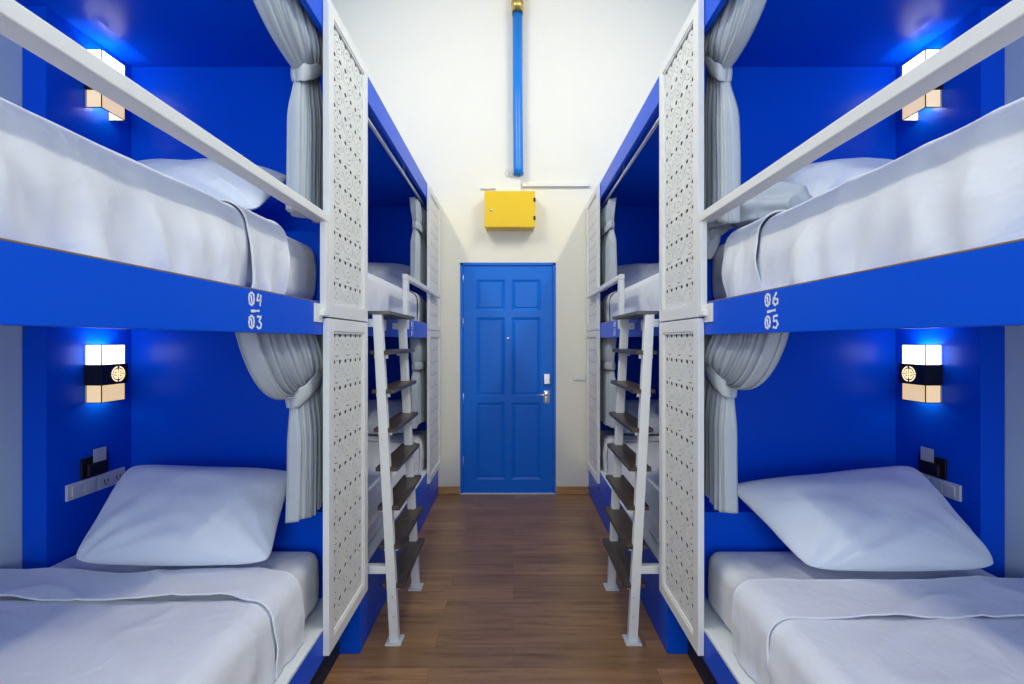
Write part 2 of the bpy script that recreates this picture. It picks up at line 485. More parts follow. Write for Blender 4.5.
def screen(parent, y0, y1, z0, z1):
    """White lattice screen: frame with a raised bead, openwork sheet."""
    mg = 0.044
    bm = bmesh.new()
    add_box(bm, XP0, XP1, y0, y0 + mg, z0, z1, 0.0015)
    add_box(bm, XP0, XP1, y1 - mg, y1, z0, z1, 0.0015)
    add_box(bm, XP0, XP1, y0 + mg, y1 - mg, z0, z0 + mg, 0.0015)
    add_box(bm, XP0, XP1, y0 + mg, y1 - mg, z1 - mg, z1, 0.0015)
    b = 0.008   # inner bead
    for a in ((y0 + mg, y0 + mg + b, z0 + mg, z1 - mg), (y1 - mg - b, y1 - mg, z0 + mg, z1 - mg),
              (y0 + mg, y1 - mg, z0 + mg, z0 + mg + b), (y0 + mg, y1 - mg, z1 - mg - b, z1 - mg)):
        add_box(bm, XP0 + 0.003, XP0 + 0.012, *a, 0.0015)
    fr = from_bm('screen_frame', bm, parent, M['white'])
    tag(box('shadow_sheet', (XP1 - 0.0042, XP1 - 0.0022, y0 + mg, y1 - mg, z0 + mg, z1 - mg), fr, M['hole_shadow'], bevel=0), 'added dark sheet for the shade behind the openwork')  # added near-black sheet that paints the shade seen through the openings
    o = bpy.data.objects.new('lattice', LATTICE)
    COL.objects.link(o)
    o.parent = fr
    c = Vector((SX * (XP0 + 0.011), (y0 + y1) / 2, (z0 + z1) / 2))
    o.location = c - ORG[parent.name]
    o.scale = (1, (y1 - y0 - 2 * mg) / 0.3351, (z1 - z0 - 2 * mg) / 1.1066)
    return fr

# ------------------------------------------------------------------ painted numbers
GLYPH = {
    '0': [[(.5, 1), (.18, .85), (.1, .5), (.2, .12), (.5, 0), (.8, .15), (.9, .5), (.82, .85), (.5, 1)], [(.40, .78), (.58, .2)]],
    '1': [[(.3, .8), (.55, 1), (.55, 0)]],
    '2': [[(.12, .8), (.4, 1), (.8, .85), (.75, .55), (.1, 0), (.9, .02)]],
    '3': [[(.12, .95), (.8, 1), (.45, .6), (.82, .4), (.72, .08), (.35, 0), (.08, .15)]],
    '4': [[(.35, 1), (.1, .45), (.85, .45)], [(.75, .95), (.62, 0)]],
    '5': [[(.85, 1), (.25, .97), (.2, .58), (.65, .6), (.88, .32), (.6, .02), (.12, .08)]],
    '6': [[(.7, 1), (.25, .6), (.12, .25), (.4, 0), (.82, .12), (.85, .42), (.5, .52), (.18, .35)]],
    '7': [[(.1, 1), (.9, 1), (.4, 0)]],
    '8': [[(.5, .55), (.2, .8), (.5, 1), (.8, .8), (.5, .55), (.15, .25), (.5, 0), (.85, .25), (.5, .55)]],
}
def number_mark(parent, top, bot, ymid, x):
    """Brush-painted two-line number, read from the aisle."""
    bm = bmesh.new()
    rd = 1 if SX < 0 else -1          # reading direction along y
    def stroke(pts, w=0.0054):
        pts = [Vector((x - 0.0012, py, pz_)) for py, pz_ in pts]
        # dense path
        dense = []
        for a, b in zip(pts, pts[1:]):
            for k in range(5):
                dense.append(a.lerp(b, k / 5))
        dense.append(pts[-1])
        L, Rr = [], []
        for i, p in enumerate(dense):
            t = (dense[min(i + 1, len(dense) - 1)] - dense[max(i - 1, 0)]).normalized()
            nrm = Vector((0, -t.z, t.y))
            ww = w * (0.5 + 0.12 * math.sin(i * 1.3))
            L.append(bm.verts.new(p + nrm * ww)); Rr.append(bm.verts.new(p - nrm * ww))
        for i in range(len(dense) - 1):
            bm.faces.new((L[i], L[i + 1], Rr[i + 1], Rr[i]))
    cw, ch, gap = 0.028, 0.031, 0.007
    for txt, z0 in ((top, 1.4235), (bot, 1.3660)):
        for k, c in enumerate(txt):
            y0 = ymid + rd * (-(cw + gap / 2) + k * (cw + gap))
            for st in GLYPH[c]:
                stroke([(y0 + rd * u * cw, z0 + v * ch) for u, v in st])
    stroke([(ymid - rd * 0.020, 1.4085), (ymid + rd * 0.018, 1.4110)], 0.0062)
    o = from_bm('bunk_number', bm, parent, M['mark'], recalc=False)
    md = o.modifiers.new('t', 'SOLIDIFY'); md.thickness = 0.0008
    tag(o, 'white hand-painted numbers')

# ------------------------------------------------------------------ bunks
def bunk_near(label, nums):
    t = thing('bunk_bed', label, 'bunk bed', (1.15, 0.8, 0), 'blue built-in bunk beds')
    e = 0.001
    y1 = YP - e
    box('toe_kick', (0.74, 1.55, YN, y1, 0.001, 0.236), t, M['gap_shadow'], bevel=0)
    box('base_board', (XF, XF + 0.022, YN, y1, 0.238, Z_LEDGE - 0.012), t, M['blue'], bevel=0.002)
    tag(box('bed_ledge', (XF - 0.001, XW - e, YN, y1, Z_LEDGE - 0.0115, Z_LEDGE), t, M['ledge'], bevel=0.002), 'white ledge under the mattress')
    box('upper_deck', (XF + 0.0225, XW - e, YN, y1, Z_DECK0 + 0.030, Z_DECK - 0.012), t, M['blue'], bevel=0.002)
    f = box('deck_fascia', (XF, XF + 0.022, YN, y1, Z_DECK0, Z_DECK - 0.0028), t, M['blue'], bevel=0.0015)
    tag(box('edge_strip', (XF, XF + 0.022, YN, y1, Z_DECK - 0.0026, Z_DECK), t, M['wood_edge'], bevel=0.0), 'thin bare wood edge')
    number_mark(f, nums[0], nums[1], 1.163, XF)
    box('roof', (XF + 0.0225, XW - e, YN, y1, 2.492, Z_TOP), t, M['blue'], bevel=0.002)
    box('roof_fascia', (XF, XF + 0.022, YN, y1, 2.406, Z_TOP), t, M['blue'], bevel=0.002)
    box('partition', [(XF + 0.0235, XB - 0.0005, YP - 0.014, y1, Z_LEDGE + 0.0005, Z_DECK0 + 0.0295),
                      (XF + 0.0235, XB - 0.0005, YP - 0.014, y1, Z_DECK + 0.0005, 2.4915)], t, M['blue'], bevel=0)
    for z0, zt in ((Z_LEDGE, 0.682), (Z_DECK - 0.0115, 1.752)):
        box('headboard', (XF + 0.024, 1.30, 1.752, YP - 0.0145, z0 + 0.0005, zt), t, M['blue'], bevel=0.003)
    for z0, z1 in ((Z_LEDGE + 0.0005, Z_DECK0 + 0.0295), (Z_DECK - 0.0115, 2.4915)):
        box('back_panel', (XB, XW - 0.002, 1.589, y1, z0, z1), t, M['blue'], bevel=0.002)
    screen(t, 1.571, 1.990, 0.257, 1.411)
    screen(t, 1.571, 1.990, 1.416, 2.508)
    # guard rail: flat bar, end post, bracket on the fascia
    r = box('guard_rail', (XP0, XP0 + 0.045, YN, 1.5705, 1.737, 1.766), t, M['white'], bevel=0.003)
    box('rail_post', (XP0 + 0.001, XP0 + 0.022, 1.548, 1.5695, 1.42, 1.7365), r, M['white'], bevel=0.002)
    box('rail_bracket', [(XP0 + 0.002, XF - 0.0003, 1.535, 1.5695, 1.418, 1.436), (XF - 0.007, XF - 0.0003, 1.500, 1.560, 1.396, 1.458)], r, M['white'], bevel=0.002)
    # curtain rods
    for xr, z in ((0.712, Z_DECK0 + 0.018), (0.718, 2.474)):
        tag(tube('curtain_rod', [(xr, YN + 0.02, z), (xr, YP - 0.042, z)], 0.008, t, M['rod']), 'steel curtain rod')
    return t

def bunk_far(label, nums):
    t = thing('bunk_bed', label, 'bunk bed', (1.15, 3.0, 0), 'blue built-in bunk beds')
    y0, y1 = YP + 0.001, YW - 0.002
    e = 0.001
    box('plinth', (XF + 0.010, XW - e, y0, y1, 0.001, Z_LEDGE - 0.0115), t, M['blue'], bevel=0.002)
    for a, b in ((y0, 2.78), (2.784, y1)):
        d = box('drawer', (XF, XF + 0.0098, a, b, 0.004, Z_LEDGE - 0.014), t, M['blue'], bevel=0.0012)
        yk = 3.52 if a > 2.5 else 2.37
        tag(tube('drawer_lock', [(XF + 0.001, yk, 0.20), (XF - 0.003, yk, 0.20)], 0.012, d, M['black'], n=16), 'black lock')
    tag(box('bed_ledge', (XF - 0.001, XW - e, y0, y1, Z_LEDGE - 0.0113, Z_LEDGE), t, M['ledge'], bevel=0.002), 'white ledge under the mattress')
    box('upper_deck', (XF + 0.0225, XW - e, y0, y1, Z_DECK0 + 0.030, Z_DECK - 0.012), t, M['blue'], bevel=0.002)
    f = box('deck_fascia', (XF, XF + 0.022, y0, y1, Z_DECK0, Z_DECK - 0.0028), t, M['blue'], bevel=0.0015)
    tag(box('edge_strip', (XF, XF + 0.022, y0, y1, Z_DECK - 0.0026, Z_DECK), t, M['wood_edge'], bevel=0), 'thin bare wood edge')
    number_mark(f, nums[0], nums[1], 2.965, XF)
    box('roof', (XF + 0.0225, XW - e, y0, y1, 2.492, Z_TOP), t, M['blue'], bevel=0.002)
    box('roof_fascia', (XF, XF + 0.022, y0, y1, 2.406, Z_TOP), t, M['blue'], bevel=0.002)
    for z0, z1 in ((Z_LEDGE + 0.0005, Z_DECK0 + 0.0295), (Z_DECK - 0.0115, 2.4915)):
        box('back_panel', (XB, XW - 0.002, y0, y1 - 0.031, z0, z1), t, M['blue'], bevel=0)
        box('end_panel', (XF + 0.0235, XW - 0.002, y1 - 0.03, y1, z0, z1), t, M['blue'], bevel=0)
    screen(t, 3.46, 3.985, 0.257, 1.411)
    screen(t, 3.46, 3.985, 1.416, 2.508)
    # guard rail: bent bar from the ladder to the screen
    r = box('guard_rail', (XP0 - 0.030, XP0 - 0.001, 2.60, 3.80, 1.682, 1.712), t, M['white'], bevel=0.004)
    box('rail_post', (XP0 - 0.029, XP0 - 0.002, 2.602, 2.655, 1.40, 1.6815), r, M['white'], bevel=0.003)
    box('rail_bracket', (XP0 - 0.002, XF - 0.0003, 2.607, 2.65, 1.405, 1.44), r, M['white'], bevel=0.002)
    tag(tube('curtain_rod', [(0.69, y0 + 0.02, 2.378), (0.69, y1 - 0.03, 2.378)], 0.009, t, M['rod']), 'steel curtain rod')
    tag(tube('curtain_rod', [(0.712, y0 + 0.02, Z_DECK0 + 0.018), (0.712, y1 - 0.03, Z_DECK0 + 0.018)], 0.008, t, M['rod']), 'steel curtain rod')
    box('rod_bracket', (0.685, 0.695, 2.88, 2.90, 2.386, 2.4915), t, M['rod'], bevel=0.001)
    return t

# ------------------------------------------------------------------ bedding
def mattress(label, y0, y1, zb, zt, group, seed):
    x0, x1 = (0.712 if zb < 1 else 0.740), (XW - 0.012 if y1 < 1.589 else XB - 0.008)
    n = 44
    bm = bmesh.new()
    bmesh.ops.create_cube(bm, size=2.0)
    bmesh.ops.subdivide_edges(bm, edges=bm.edges[:], cuts=n, use_grid_fill=True)
    c = Vector(((x0 + x1) / 2, (y0 + y1) / 2, (zb + zt) / 2))
    h = Vector(((x1 - x0) / 2, (y1 - y0) / 2, (zt - zb) / 2))
    r = 0.045
    for v in bm.verts:
        p = Vector([h[k] * (0.35 * v.co[k] + 0.65 * math.sin(v.co[k] * PI / 2)) for k in range(3)])
        q = Vector([max(-h[k] + r, min(h[k] - r, p[k])) for k in range(3)])
        d = p - q
        if d.length > 1e-6:
            p = q + d.normalized() * r
        w = p + c
        # soft belly and vertical pulls of the fitted sheet
        if abs(p.z) < h.z - 0.004:
            k = 0.5 + 0.5 * math.cos(PI * p.z / h.z / 1.1)
            pull = noise.noise(Vector((w.x * 13 + seed, w.y * 13, w.z * 2.2))) * 0.008
            nn = Vector((p.x / h.x, p.y / h.y, 0))
            if abs(nn.x) > 0.93: w.x += math.copysign(pull * k + 0.004 * k, nn.x) if nn.x < 0 else 0
            if abs(nn.y) > 0.97: w.y += math.copysign(pull * k * .6, nn.y)
        elif p.z > 0:
            w.z += 0.004 * noise.noise(Vector((w.x * 4 + seed, w.y * 4, 0)))
        v.co = w
    o = from_bm('mattress', bm, None, M['mattress'], origin=((x0 + x1) / 2, (y0 + y1) / 2, zb), smooth=True)
    return tag(o, label, 'mattress', group)

def cover(name, x0, x1, y0, y1, zt, zb, off, parent, mat, seed, ridges=0.006, roll=True, ny=110, nv=120, sag=0.0, thick=0.0, edge=0.03):
    """A sheet that lies on top and falls over the aisle side of a mattress. Ends rounded onto the mattress."""
    r = 0.05
    top = (x1 - x0 - r); arc = PI / 2 * r; side = (zt - zb - r)
    tot = top + arc + side
    def fn(u, v):
        s = v * tot
        wav = noise.noise(Vector((s * 5.5 + seed, seed, 0.3))) * 0.020 + noise.noise(Vector((s * 17 + seed, seed, 1.3))) * 0.006
        y = lerp(y0 + (wav if roll == 2 else 0), y1 + 0.5 * wav, u)
        if s < top:
            p = Vector((x1 - s, y, zt)); n = Vector((0, 0, 1))
        elif s < top + arc:
            a = (s - top) / r
            p = Vector((x0 + r - r * math.sin(a), y, zt - r + r * math.cos(a))); n = Vector((-math.sin(a), 0, math.cos(a)))
        else:
            p = Vector((x0, y, zt - r - (s - top - arc))); n = Vector((-1, 0, 0))
        d = off
        if roll:
            de = (1 - u) * (y1 - y0)
            if de < edge:
                d = off * math.sqrt(max(0.0, 1 - (1 - de / edge) ** 2)) + 0.0015
        onside = sstep(top * 0.93, top + arc, s)
        rim = 1 - 0.75 * sstep(top - 0.12, top, s) * (1 - sstep(top + arc, top + arc + 0.09, s))
        w1 = noise.noise(Vector((p.x * 3.1 + seed, y * 3.1, p.z * 3.0)))
        w2 = noise.noise(Vector((p.x * 2.0 + seed * 2, y * 11.0, p.z * 2.5)))
        w3 = 1 - abs(noise.noise(Vector((p.x * 2.6 + y * 1.8 + seed, (y - p.x * .6) * 4.6, p.z * 2 + seed))))
        fall = sstep(zt, zb, p.z)
        w4 = noise.noise(Vector((seed * 3, y * 24.0 + p.z * 6, p.z * 5.0)))
        d += ridges * (0.9 * w1 * (1 - onside) + (w3 ** 4) * 0.55 * (1 - onside) + (0.8 * w2 * (0.3 + fall) + 0.45 * w4 * (0.2 + fall) + 0.6 * w3 ** 3) * onside) * rim
        d += 0.006 * onside * math.sin(fall * PI)
        d = max(d, 0.0025)
        return p + n * d
    return grid(name, fn, ny, nv, parent, mat, None, thick=thick)

def duvet(label, y0, y1, zt, zb, group, seed, fold=0.22, ridges=0.006):
    x0, x1 = (0.708 if zt < 1 else 0.735), 1.688
    if y1 > 1.589: x1 = XB - 0.01
    t = thing('duvet', label, 'duvet', (1.15, (y0 + y1) / 2, zt), group)
    cover('duvet_body', x0, x1, y0, y1 - fold + 0.02, zt + 0.004, zb + 0.006, 0.007, t, M['sheet'], seed, ridges)
    c = cover('folded_edge', x0 - 0.002, x1, y1 - fold, y1, zt + 0.006, zb + 0.004, 0.0135, t, M['sheet'], seed + 5, ridges * 0.9, roll=2, ny=70, edge=0.012, thick=0.005)
    return t

def pillow(label, corners, T, group, seed, N=46):
    """corners: lower-aisle, lower-wall, upper-wall, upper-aisle (world points); a stuffed case."""
    a, b, c, d = [Vector(p) for p in corners]
    nrm = ((b - a).cross(d - a)).normalized()
    if nrm.y > 0: nrm = -nrm
    bm = bmesh.new()
    def pt(u, v, s):
        uu = u * (1 - 0.03 * (1 - v * v)); vv = v * (1 - 0.045 * (1 - u * u)) if v > 0 else v * (1 + 0.05 * (1 - u * u))
        uu *= 1 - 0.05 * abs(v) ** 10; vv *= 1 - 0.07 * abs(u) ** 10
        U, V_ = (uu + 1) / 2, (vv + 1) / 2
        p = a * (1 - U) * (1 - V_) + b * U * (1 - V_) + c * U * V_ + d * (1 - U) * V_
        env = max(0.0, (1 - abs(u) ** 2.6)) * max(0.0, (1 - abs(v) ** 2.4))
        h = T * env ** 0.55
        ed = (1 - env)
        rad = noise.noise(Vector((math.atan2(v + 1.15, u + 1.1) * 7 + seed, seed, 0))) * sstep(1.5, 0.2, math.hypot(u + 1, v + 1))
        rad += noise.noise(Vector((math.atan2(v + 1.15, 1.1 - u) * 7 + seed, seed + 3, 0))) * sstep(1.5, 0.2, math.hypot(u - 1, v + 1))
        h += env ** 0.4 * (0.026 * rad + 0.014 * noise.noise(Vector((u * 2.3 + seed, v * 2.3, s))))
        lean = 0.012 * (1 - v) * (1 - u * u)
        return p + nrm * (s * h * (1.0 if s > 0 else 0.75) + lean * (1 if s > 0 else 0.3))
    # sampling denser towards the rim
    q = [math.sin(PI / 2 * (2 * i / N - 1)) for i in range(N + 1)]
    F = [[bm.verts.new(pt(q[i], q[j], 1)) for j in range(N + 1)] for i in range(N + 1)]
    B = [[F[i][j] if i in (0, N) or j in (0, N) else bm.verts.new(pt(q[i], q[j], -1)) for j in range(N + 1)] for i in range(N + 1)]
    for G in (F, B):
        for i in range(N):
            for j in range(N):
                bm.faces.new((G[i][j], G[i + 1][j], G[i + 1][j + 1], G[i][j + 1]))
    o = from_bm('pillow', bm, None, M['pillow'], origin=tuple((a + b) / 2), smooth=True)
    return tag(o, label, 'pillow', group)

# ------------------------------------------------------------------ curtains
def curtain(label, group, zt, zb, ytop, ytie, ybot, ztie, xc=0.722, seed=0.0, folds=17, droop=0.075, band_tilt=0.03, bulge=0.25, parent=None, xwide=0.026):
    """Pleated curtain hung on its rod, swept towards the screen and tied. y ranges run free edge -> screen edge."""
    t = thing('curtain', label, 'curtain', (xc, (ybot[0] + ybot[1]) / 2, zb), group)
    L1 = 0.42
    def fn(u, v):
        ph = u * folds * 2 * PI + 0.7 * math.sin(u * 9 + seed)
        j = 0.35 * noise.noise(Vector((u * 8 + seed, v * 2, 0)))
        ztu = ztie + band_tilt * (u - 0.2)
        if v < L1:
            k = v / L1
            # quadratic sweep from rod to tie, the free edge droops most
            P0 = Vector((ytop[0] + (ytop[1] - ytop[0]) * u, zt))
            P2 = Vector((ytie[0] + (ytie[1] - ytie[0]) * u, ztu))
            ctl = Vector((lerp(P0.x, P2.x, bulge + 0.15 * u), lerp(P0.y, P2.y, 0.75) - droop * (1 - u) ** 1.5))
            P = P0 * (1 - k) ** 2 + ctl * 2 * k * (1 - k) + P2 * k * k
            amp = lerp(0.021, 0.010, k ** 1.5)
            puff = 0.020 * math.sin(PI * k) * (0.3 + u)
            y, z = P.x, P.y
        else:
            k = (v - L1) / (1 - L1)
            kk = sstep(0, 0.35, k)
            wy0 = lerp(ytie[0], lerp(ybot[0], ytie[0], .3 * (1 - k)), kk); wy1 = lerp(ytie[1], ybot[1], kk)
            y = lerp(wy0, wy1, u); z = lerp(ztu, zb + 0.012 * math.sin(u * 6 + seed), k)
            amp = lerp(0.009, 0.018, sstep(0, 0.4, k))
            puff = 0.006 * kk
        x = xc + (amp * math.sin(ph) + amp * 0.30 * math.sin(2.3 * ph + seed) + 0.0016 * math.sin(5.3 * ph + v * 3) + amp * j) - puff
        y += 0.35 * amp * math.cos(ph * 1.0 + 1.0)
        return (x, y, z)
    grid('drape', fn, 220, 84, t, M['curtain'], thick=0.002)
    # tie band: flat loop around the waist
    def bn(u, v):
        a = 2 * PI * u
        ym = (ytie[0] + ytie[1]) / 2; hw = (ytie[1] - ytie[0]) / 2 + 0.008
        c, s = math.cos(a), math.sin(a)
        y = ym - hw * math.copysign(abs(c) ** 0.6, c)
        x = xc - xwide * math.copysign(abs(s) ** 0.6, s)
        uu = (y - ytie[0]) / max(1e-4, (ytie[1] - ytie[0]))
        bulge = 0.004 * math.sin(PI * v)
        x -= bulge * (1 if s > 0 else -1)
        z = ztie + band_tilt * (uu - 0.2) * 1.3 + (v - 0.5) * 0.058 - 0.010 * math.sin(PI * max(0, min(1, uu))) + 0.002 * math.sin(u * 40 + v * 3)
        return (x, y, z)
    grid('tie_band', bn, 60, 8, t, M['band'], thick=0.003)
    return t

# ------------------------------------------------------------------ ladder
def ladder(label):
    t = thing('ladder', label, 'ladder', (0.55, 2.27, 0), 'white bunk ladders')
    yA, yB = 2.044, 2.486
    xf, xt, zt = 0.527, 0.602, 1.449      # foot and head of the posts
    xat = lambda z: xf + (xt - xf) * z / zt
    for y in (yA, yB):
        bm = bmesh.new()
        w, d = 0.020, 0.018
        lo = [bm.verts.new((xf + a * w, y + b * d, 0.006)) for a, b in ((-1, -1), (1, -1), (1, 1), (-1, 1))]
        hi = [bm.verts.new((xt + a * w, y + b * d, zt)) for a, b in ((-1, -1), (1, -1), (1, 1), (-1, 1))]
        bm.faces.new(lo[::-1]); bm.faces.new(hi)
        for k in range(4):
            bm.faces.new((lo[k], lo[(k + 1) % 4], hi[(k + 1) % 4], hi[k]))
        bmesh.ops.bevel(bm, geom=[e for e in bm.edges if abs(e.verts[0].co.z - e.verts[1].co.z) > 0.5], offset=0.003, segments=2, affect='EDGES')
        p = from_bm('post', bm, t, M['white'])
        box('foot_plate', (xf - 0.035, xf + 0.035, y - 0.037, y + 0.037, 0.0005, 0.0065), p, M['white'], bevel=0.001)
        if y == yA:
            for zz in (0.12, 0.205):
                tag(tube('bolt', [(xat(zz) - 0.006, y - 0.0175, zz), (xat(zz) - 0.006, y - 0.0215, zz)], 0.004, p, M['steel'], n=8), 'small bolt')
    for k in range(7):
        z = 0.248 + 0.1723 * k
        xc = xat(z) + 0.014
        tr = box('tread', (xc - 0.069, xc + 0.029, yA - 0.012, yB + 0.028, z - 0.009, z + 0.009), t, M['tread'], bevel=0.002)
        for ys in (yA + 0.0215, yB - 0.0215):
            box('tread_support', (xc - 0.045, xc + 0.018, ys - 0.0025, ys + 0.0025, z - 0.028, z - 0.0095), tr, M['white'], bevel=0.001)
    box('top_tread', (0.545, XF - 0.003, yA - 0.014, yB + 0.054, 1.450, 1.466), t, M['tread_edge'], bevel=0.002)
    box('top_bracket', [(0.58, XF - 0.0005, yA - 0.013, yA + 0.013, 1.395, 1.430), (0.58, XF - 0.0005, yB - 0.013, yB + 0.013, 1.395, 1.430),
                        (XF - 0.012, XF - 0.0005, 2.22, 2.32, 1.385, 1.44)], t, M['white'], bevel=0.002)
    box('stay_bar', (xat(.33) + 0.019, XF - 0.0008, yA - 0.016, yA + 0.016, 0.305, 0.352 - 0.013), t, M['white'], bevel=0.002)
    return t

# ------------------------------------------------------------------ wall lamp, sockets
def wall_lamp(label, zb, seed=0):
    y0, y1, x0, x1 = 1.734, 1.838, 1.553, 1.6135
    h = 0.218
    t = thing('wall_lamp', label, 'lamp', (1.59, (y0 + y1) / 2, zb), 'wall lamps at the bed heads')
    z = lambda k: zb + h * k
    th = 0.003
    def shade(name, a, b, mat):
        bm = bmesh.new()
        add_box(bm, x0, x0 + th, y0, y1, a, b, 0)
        add_box(bm, x0 + th, x1, y0, y0 + th, a, b, 0)
        add_box(bm, x0 + th, x1, y1 - th, y1, a, b, 0)
        return from_bm(name, bm, t, mat)
    tag(shade('upper_shade', z(.66), z(1.0), M['shade_top']), 'bright white lit shade')
    tag(shade('lower_shade', z(0), z(.30), M['shade_low']), 'warm dim lit shade')
    # thin dark wire frame round the shade edges
    w = 0.0013
    bm = bmesh.new()
    for x, y in ((x0, y0), (x0, y1), (x1 - 0.003, y0), (x1 - 0.003, y1)):
        add_box(bm, x - w, x + w, y - w, y + w, z(-.004), z(1.004), 0)
    for zz in (z(0), z(1)):
        add_box(bm, x0 - w, x0 + w, y0, y1, zz - w, zz + w, 0)
        add_box(bm, x0, x1, y0 - w, y0 + w, zz - w, zz + w, 0)
        add_box(bm, x0, x1, y1 - w, y1 + w, zz - w, zz + w, 0)
    from_bm('lamp_frame', bm, t, M['black'])
    # dark band that wraps the middle, carrying a lit round cut-out
    bx = x0 - 0.008; by0, by1 = y0 - 0.006, y1 + 0.008
    bm = bmesh.new()
    add_box(bm, bx, bx + 0.004, by0, by1, z(.30), z(.66), 0.0005)
    add_box(bm, bx + 0.004, x1, by0, by0 + 0.004, z(.30), z(.66), 0)
    add_box(bm, bx + 0.004, x1, by1 - 0.004, by1, z(.30), z(.66), 0)
    band = from_bm('band', bm, t, M['black'])
    tag(band, 'black band')
    bm = bmesh.new()
    cy, cz, R_ = (y0 + y1) / 2 + 0.012, z(.48), 0.030
    def bar(ya, yb, za, zb_):
        add_box(bm, bx - 0.0012, bx + 0.0003, cy + ya, cy + yb, cz + za, cz + zb_, 0)
    def seg(r0, r1, a0, a1, n=10):
        P = []
        for xx in (bx - 0.0012, bx + 0.0003):
            P.append([[bm.verts.new((xx, cy + r * math.cos(math.radians(lerp(a0, a1, k / n))), cz + r * math.sin(math.radians(lerp(a0, a1, k / n))))) for k in range(n + 1)] for r in (r0, r1)])
        (A, B), (C, D) = P
        for k in range(n):
            bm.faces.new((A[k], A[k + 1], B[k + 1], B[k]))
            bm.faces.new((C[k], D[k], D[k + 1], C[k + 1]))
            bm.faces.new((A[k], C[k], C[k + 1], A[k + 1]))
            bm.faces.new((B[k], B[k + 1], D[k + 1], D[k]))
    for a in (12, 98, 192, 278):
        seg(R_ - 0.004, R_, a, a + 70)
    for a in (20, 110, 200, 290):
        seg(R_ * .58, R_ * .70, a, a + 52)
    for s in (-1, 1):
        a, b = sorted((s * 0.003, s * 0.031))
        bar(a, b, 0.0015, 0.0048); bar(a, b, -0.0048, -0.0015)
        a, b = sorted((s * 0.003, s * 0.0058))
        bar(a, b, -0.020, 0.020)
        a, b = sorted((s * 0.003, s * 0.016))
        bar(a, b, 0.0095, 0.012); bar(a, b, -0.012, -0.0095)
    tag(from_bm('round_cutout', bm, band, M['emblem']), 'glowing round fretwork medallion')
    box('back_plate', (x1 - 0.004, XB - 0.0005, y0 + 0.01, y1 - 0.01, z(.15), z(.85)), t, M['black'], bevel=0)
    # the bulb, standing in the upper shade and open at the top and bottom
    xb, yb = (x0 + x1) / 2, (y0 + y1) / 2
    tag(tube('bulb', [(xb, yb, z(.50)), (xb, yb, z(.62)), (xb, yb, z(.78)), (xb, yb, z(.84))], [0.007, 0.012, 0.012, 0.004], t, M['shade_top']), 'lit bulb')
    for nm, zz, pw, cc in (('lamp_light', z(.80), LAMP_UP, (1.0, 0.93, 0.84)), ('lamp_light', z(.12), LAMP_DN, (1.0, 0.82, 0.62))):
        ld = bpy.data.lights.new(nm, 'POINT'); ld.energy = pw; ld.color = cc; ld.shadow_soft_size = 0.012
        lo = bpy.data.objects.new(nm, ld); COL.objects.link(lo)
        lo.parent = t
        lo.location = Vector((SX * xb, yb, zz)) - ORG[t.name]
    return t

LAMP_UP, LAMP_DN = 2.3, 0.18

def sockets(label1, label2, zoff=0.0):
    y0, y1 = 1.655, 1.902
    z0, z1 = 0.754 + zoff, 0.813 + zoff
    t = thing('power_outlet', label1, 'power outlet', (XB - 0.005, (y0 + y1) / 2, z0), 'power outlets at the bed heads')
    ym = (y0 + y1) / 2
    for a, b in ((y0, ym - 0.0008), (ym + 0.0008, y1)):
        p = box('outlet_plate', (XB - 0.010, XB - 0.0006, a, b, z0, z1), t, M['plate'], bevel=0.002)
        c = (a + b) / 2
        if (a > ym - 0.01):
            for dy in (-0.028, 0.028):
                for sy in (-0.008, 0.008):
                    tag(box('socket_slot', (XB - 0.0108, XB - 0.0099, c + dy + sy - 0.0016, c + dy + sy + 0.0016, z0 + 0.022, z0 + 0.036), p, M['black'], bevel=0), 'dark slot')
                tag(tube('earth_hole', [(XB - 0.0099, c + dy, z0 + 0.015), (XB - 0.0108, c + dy, z0 + 0.015)], 0.0032, p, M['black'], n=10), 'dark hole')
        else:
            box('switch_rocker', (XB - 0.0135, XB - 0.0101, c - 0.045, c - 0.002, z0 + 0.010, z1 - 0.010), p, M['plate'], bevel=0.0012)
            box('switch_rocker', (XB - 0.0135, XB - 0.0101, c + 0.002, c + 0.045, z0 + 0.010, z1 - 0.010), p, M['plate'], bevel=0.0012)
    t2 = thing('card_holder', label2, 'card holder', (XB - 0.01, 1.77, z1 + 0.003), 'card holders above the outlets')
    zc = z1 + 0.003
    box('holder_body', [(XB - 0.008, XB - 0.0006, 1.712, 1.826, zc, zc + 0.076)], t2, M['black'], bevel=0.002)
    box('holder_pocket', [(XB - 0.022, XB - 0.0085, 1.728, 1.812, zc + 0.006, zc + 0.052)], t2, M['black'], bevel=0.003)
    bm = bmesh.new()
    add_box(bm, XB - 0.0150, XB - 0.0138, 1.752, 1.808, zc + 0.0525, zc + 0.104, 0.0003)
    tag(from_bm('key_card', bm, None, M['card'], origin=(XB - 0.0144, 1.78, zc + 0.0525)), label2.replace('black card holder', 'pale key card standing in the black holder'), 'card', 'key cards in the holders')

# ------------------------------------------------------------------ build both sides
room()

